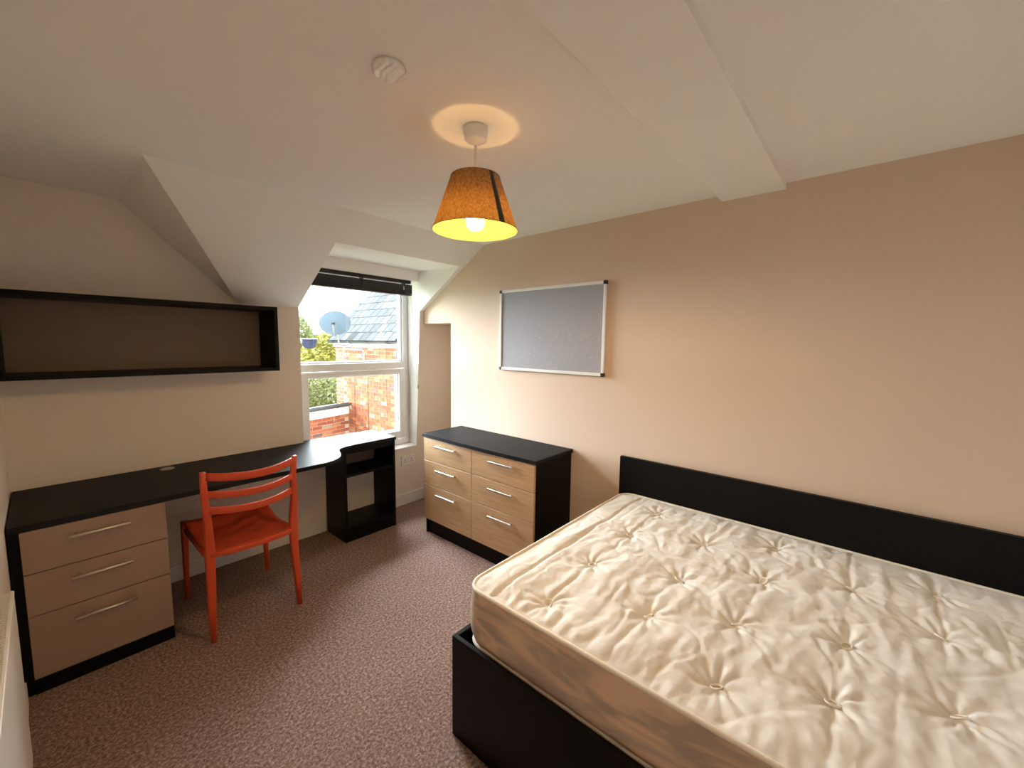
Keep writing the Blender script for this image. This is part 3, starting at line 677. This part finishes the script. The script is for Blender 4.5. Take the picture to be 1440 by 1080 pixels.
# roof of slates rising away from the eaves
pitch = math.atan2(2.553 - 1.497, 2.837 - 1.85)
rf = mesh('roof', [(1.83, 3.17, 1.475), (1.83, 5.82, 1.475), (1.83 + 2.2 * math.cos(pitch), 5.82, 1.475 + 2.2 * math.sin(pitch)), (1.83 + 2.2 * math.cos(pitch), 3.17, 1.475 + 2.2 * math.sin(pitch)), (4.6, 3.17, 1.4), (4.6, 5.82, 1.4)],
          [(0, 1, 2, 3), (3, 2, 5, 4), (0, 3, 4), (1, 5, 2), (0, 4, 5, 1)], M['underlay'], nh)
bm = bmesh.new(); add_box(bm, -.0, .30, -.119, .119, 0, .012)
SLT = bpy.data.meshes.new('slate'); bm.to_mesh(SLT); bm.free(); SLT.materials.append(M['slate'])
for r_ in range(9):
    for k in range(11):
        y = 3.30 + k * .2515 + (.126 if r_ % 2 else 0)
        if y > 5.75: continue
        s_ = r_ * .225
        o = link('slate', SLT, None, rf)
        o.location = Vector((1.82 + s_ * math.cos(pitch) - .012 * math.sin(pitch), y, 1.48 + s_ * math.sin(pitch) + .012 * math.cos(pitch))) - wloc(rf)
        o.rotation_euler = (0, -pitch + .03, 0)
box('fascia', 1.96, 2.0, 3.17, 5.80, 1.36, 1.475, M['white'], nh)
bm = bmesh.new()
hp = [(.055 * math.cos(math.radians(180 + 20 * k)), .055 * math.sin(math.radians(180 + 20 * k))) for k in range(10)]
hp = hp + [(a * .88, b * .88) for a, b in hp[::-1]]
add_sweep(bm, [(1.90, 3.17, 1.490), (1.90, 5.86, 1.490)], hp, caps=False)
gt = from_bm('gutter', bm, M['gutter'], nh)
for yy in (3.5, 4.2, 4.9, 5.6): tube('gutter_bracket', [(1.90 + .06 * math.cos(math.radians(a)), yy, 1.490 + .06 * math.sin(math.radians(a))) for a in range(180, 361, 20)], .006, M['dark'], gt, 6)
pw = box('parapet', 1.86, 2.5, 3.02, 3.165, -3.2, 2.9, M['brick_far'], nh)
tube('conduit_pipe', [(1.985, 5.30, 1.31), (1.985, 4.64, 1.31), (1.985, 4.58, 1.295), (1.985, 4.555, 1.26), (1.985, 4.55, .98)], .014, M['white'], nh, 8)
for yy in (4.955, 4.43): tube('wall_cable', [(1.99, yy, 1.0), (1.988, yy + .01, .4), (1.99, yy, -.6)], .006, M['dark'], nh, 6)
# satellite dish
ds = thing('satellite_dish', 'pale blue grey satellite dish on the slate roof eaves', 'satellite dish', (1.93, 5.19, 1.40))
bm = bmesh.new(); rings = []
nd = Vector((-.55, -.80, .22)).normalized(); ax = nd.cross(Vector((0, 0, 1))).normalized(); ay = ax.cross(nd)
DC = Vector((1.74, 5.21, 1.83))
for k in range(7):
    q = k / 6; rings.append([bm.verts.new(DC + ax * (.305 * q * math.cos(a * math.pi / 16)) + ay * (.255 * q * math.sin(a * math.pi / 16)) + nd * (.05 * q * q)) for a in range(32)])
for A, B in zip(rings[1:], rings[2:]):
    for a in range(32): bm.faces.new((A[a], A[(a + 1) % 32], B[(a + 1) % 32], B[a]))
bm.faces.new(rings[1])
for v in rings[0]: bm.verts.remove(v)
geo = bmesh.ops.solidify(bm, geom=list(bm.faces), thickness=.006)
from_bm('reflector', bm, M['dish'], ds, True)
tube('mast', [(1.962, 5.19, 1.385), (1.84, 5.19, 1.390), (1.800, 5.19, 1.41), (1.790, 5.19, 1.46), (1.785, 5.20, 1.76), (1.765, 5.22, 1.83)], .016, M['grey'], ds, 8)
tube('feed_arm', [DC - ay * .25 - nd * .02, DC - ay * .22 + nd * .18, DC - ay * .10 + nd * .32], .010, M['grey'], ds, 8)
lnb = DC - ay * .09 + nd * .32
tube('feed_horn', [lnb, lnb - nd * .06 + ay * .02], .028, M['dark'], ds, 12)
# dark bowl just outside the pane
bo_ = thing('hanging_bowl', 'dark blue half-round bowl hanging outside the upper pane', 'bowl', (-.735, .60, 1.41))
lathe('bowl', [(0, 1.412), (.025, 1.415), (.048, 1.430), (.062, 1.458), (.068, 1.500), (.064, 1.500), (.058, 1.460), (.044, 1.435), (0, 1.420)], -.735, .60, M['bowl'], bo_, 28)
tube('rim', [(-.735 + .067 * math.cos(a * math.pi / 16), .60 + .067 * math.sin(a * math.pi / 16), 1.500) for a in range(32)], .003, M['white'], bo_, 6, True)
tube('bracket', [(-.80, .60, 1.50), (-.90, .60, 1.53), (-1.10, .40, 1.53), (-1.20, .205, 1.53)], .006, M['grey'], bo_, 6)
# low extension with gutter
le = thing('brick_extension', 'low orange brick extension with white fascia and gutter', 'extension', (1.5, 5.2, -3.2))
an = math.radians(14); dL = Vector((-math.cos(an), -math.sin(an), 0)); dN = Vector((math.sin(an), -math.cos(an), 0)); C0 = Vector((1.995, 5.256, 0))
def slab(name, l0, l1, n0, n1, z0, z1, mat, par):
    v = [C0 + dL * l + dN * nn + Vector((0, 0, z)) for z in (z0, z1) for l, nn in ((l0, n0), (l1, n0), (l1, n1), (l0, n1))]
    return mesh(name, v, [(0, 1, 2, 3), (4, 7, 6, 5), (0, 4, 5, 1), (1, 5, 6, 2), (2, 6, 7, 3), (3, 7, 4, 0)], mat, par)
ew = slab('brick_wall', 0, 2.4, -.10, -.012, -3.2, .09, M['brick_far'], le)
slab('mortar_bed', 0, 1.5, -.012, -.004, -.50, .08, M['mortar'], ew)
rot = math.atan2(dN.y, dN.x) - math.pi
for c in range(6):
    z = -.11 - c * .0745; l = .11 + (.11 if c % 2 else 0)
    while l < 1.42:
        o = link('brick', BRK, None, ew); p = C0 + dL * l + dN * -.048 + Vector((0, 0, z)); o.location = p - wloc(ew); o.rotation_euler = (0, 0, rot); l += .2235
slab('fascia', 0, 2.4, -.004, .02, -.07, .09, M['white'], le)
slab('flat_roof', 0, 2.4, -.40, .02, .09, .11, M['gutter'], le)
bm = bmesh.new(); add_sweep(bm, [C0 + dL * .02 + dN * .075 + Vector((0, 0, .175)), C0 + dL * 2.4 + dN * .075 + Vector((0, 0, .14))], hp, caps=False)
g2 = from_bm('gutter', bm, M['gutter'], le)
p = C0 + dL * .36 + dN * .075; tube('gutter_union', [p + dN * (.06 * math.cos(math.radians(a))) + Vector((0, 0, .17 + .06 * math.sin(math.radians(a)))) for a in range(180, 361, 20)], .014, M['dark'], g2, 6)
# trees and hedge
def foliage(blobs, nleaf, size, seed):
    rnd = random.Random(seed); vs, fs = [], []
    tot = sum(b[3] * b[4] for b in blobs)
    for (cx, cy, cz, rx, rz) in blobs:
        for _ in range(int(nleaf * rx * rz / tot)):
            while True:
                d = Vector((rnd.uniform(-1, 1), rnd.uniform(-1, 1), rnd.uniform(-1, 1)))
                if .25 < d.length < 1: break
            d = d.normalized() * (d.length ** .5)
            p = Vector((cx + d.x * rx, cy + d.y * rx, cz + d.z * rz))
            a = Vector((rnd.gauss(0, 1), rnd.gauss(0, 1), rnd.gauss(0, 1))).normalized(); b = a.orthogonal().normalized()
            s1 = size * rnd.uniform(.6, 1.3); k = len(vs)
            vs += [p - a * s1, p + b * s1 * .5, p + a * s1, p - b * s1 * .5]; fs.append((k, k + 1, k + 2, k + 3))
    return vs, fs
def tree(name, label, cat, base, blobs, mat, seed, n=6000, size=.06, group=None):
    t_ = thing(name, label, cat, base, group)
    vs, fs = foliage(blobs, n, size, seed)
    f = mesh('foliage', vs, fs, mat, t_); f['kind'] = 'stuff'
    for (cx, cy, cz, rx, rz) in blobs[:3]:
        bm = bmesh.new(); add_sweep(bm, [(base[0], base[1], base[2]), ((base[0] + cx) / 2, (base[1] + cy) / 2, (base[2] + cz) / 2 - .2), (cx, cy, cz)], lambda q: circ(.09 * (1 - .7 * q) + .01, 8)); from_bm('trunk', bm, M['bark'], t_, True)
tree('garden_tree', 'bright yellow-green tree beside the slate roofed house', 'tree', (3.2, 9.3, -3.2), [(3.30, 9.3, .88, .64, .72), (2.95, 9.0, .65, .56, .62), (3.55, 9.6, 1.33, .40, .40)], M['leaf_y'], 1, 7000, .06)
tree('garden_tree', 'taller pale green tree beyond the low extension', 'tree', (3.2, 12.2, -3.2), [(3.57, 12.2, 1.62, .66, .76), (3.0, 11.9, 1.15, .85, .75), (4.4, 12.4, .95, .75, .75)], M['leaf_g'], 2, 7000, .075)
tree('garden_hedge', 'dense mottled green hedge behind the low extension gutter', 'hedge', (1.7, 7.4, -3.2), [(1.50, 7.35, .06, .63, .66), (2.15, 7.45, .06, .63, .66), (2.75, 7.6, .0, .63, .66), (.75, 7.2, .03, .63, .66), (1.75, 7.2, -.4, .7, .5)], M['leaf_g'], 3, 10000, .05)
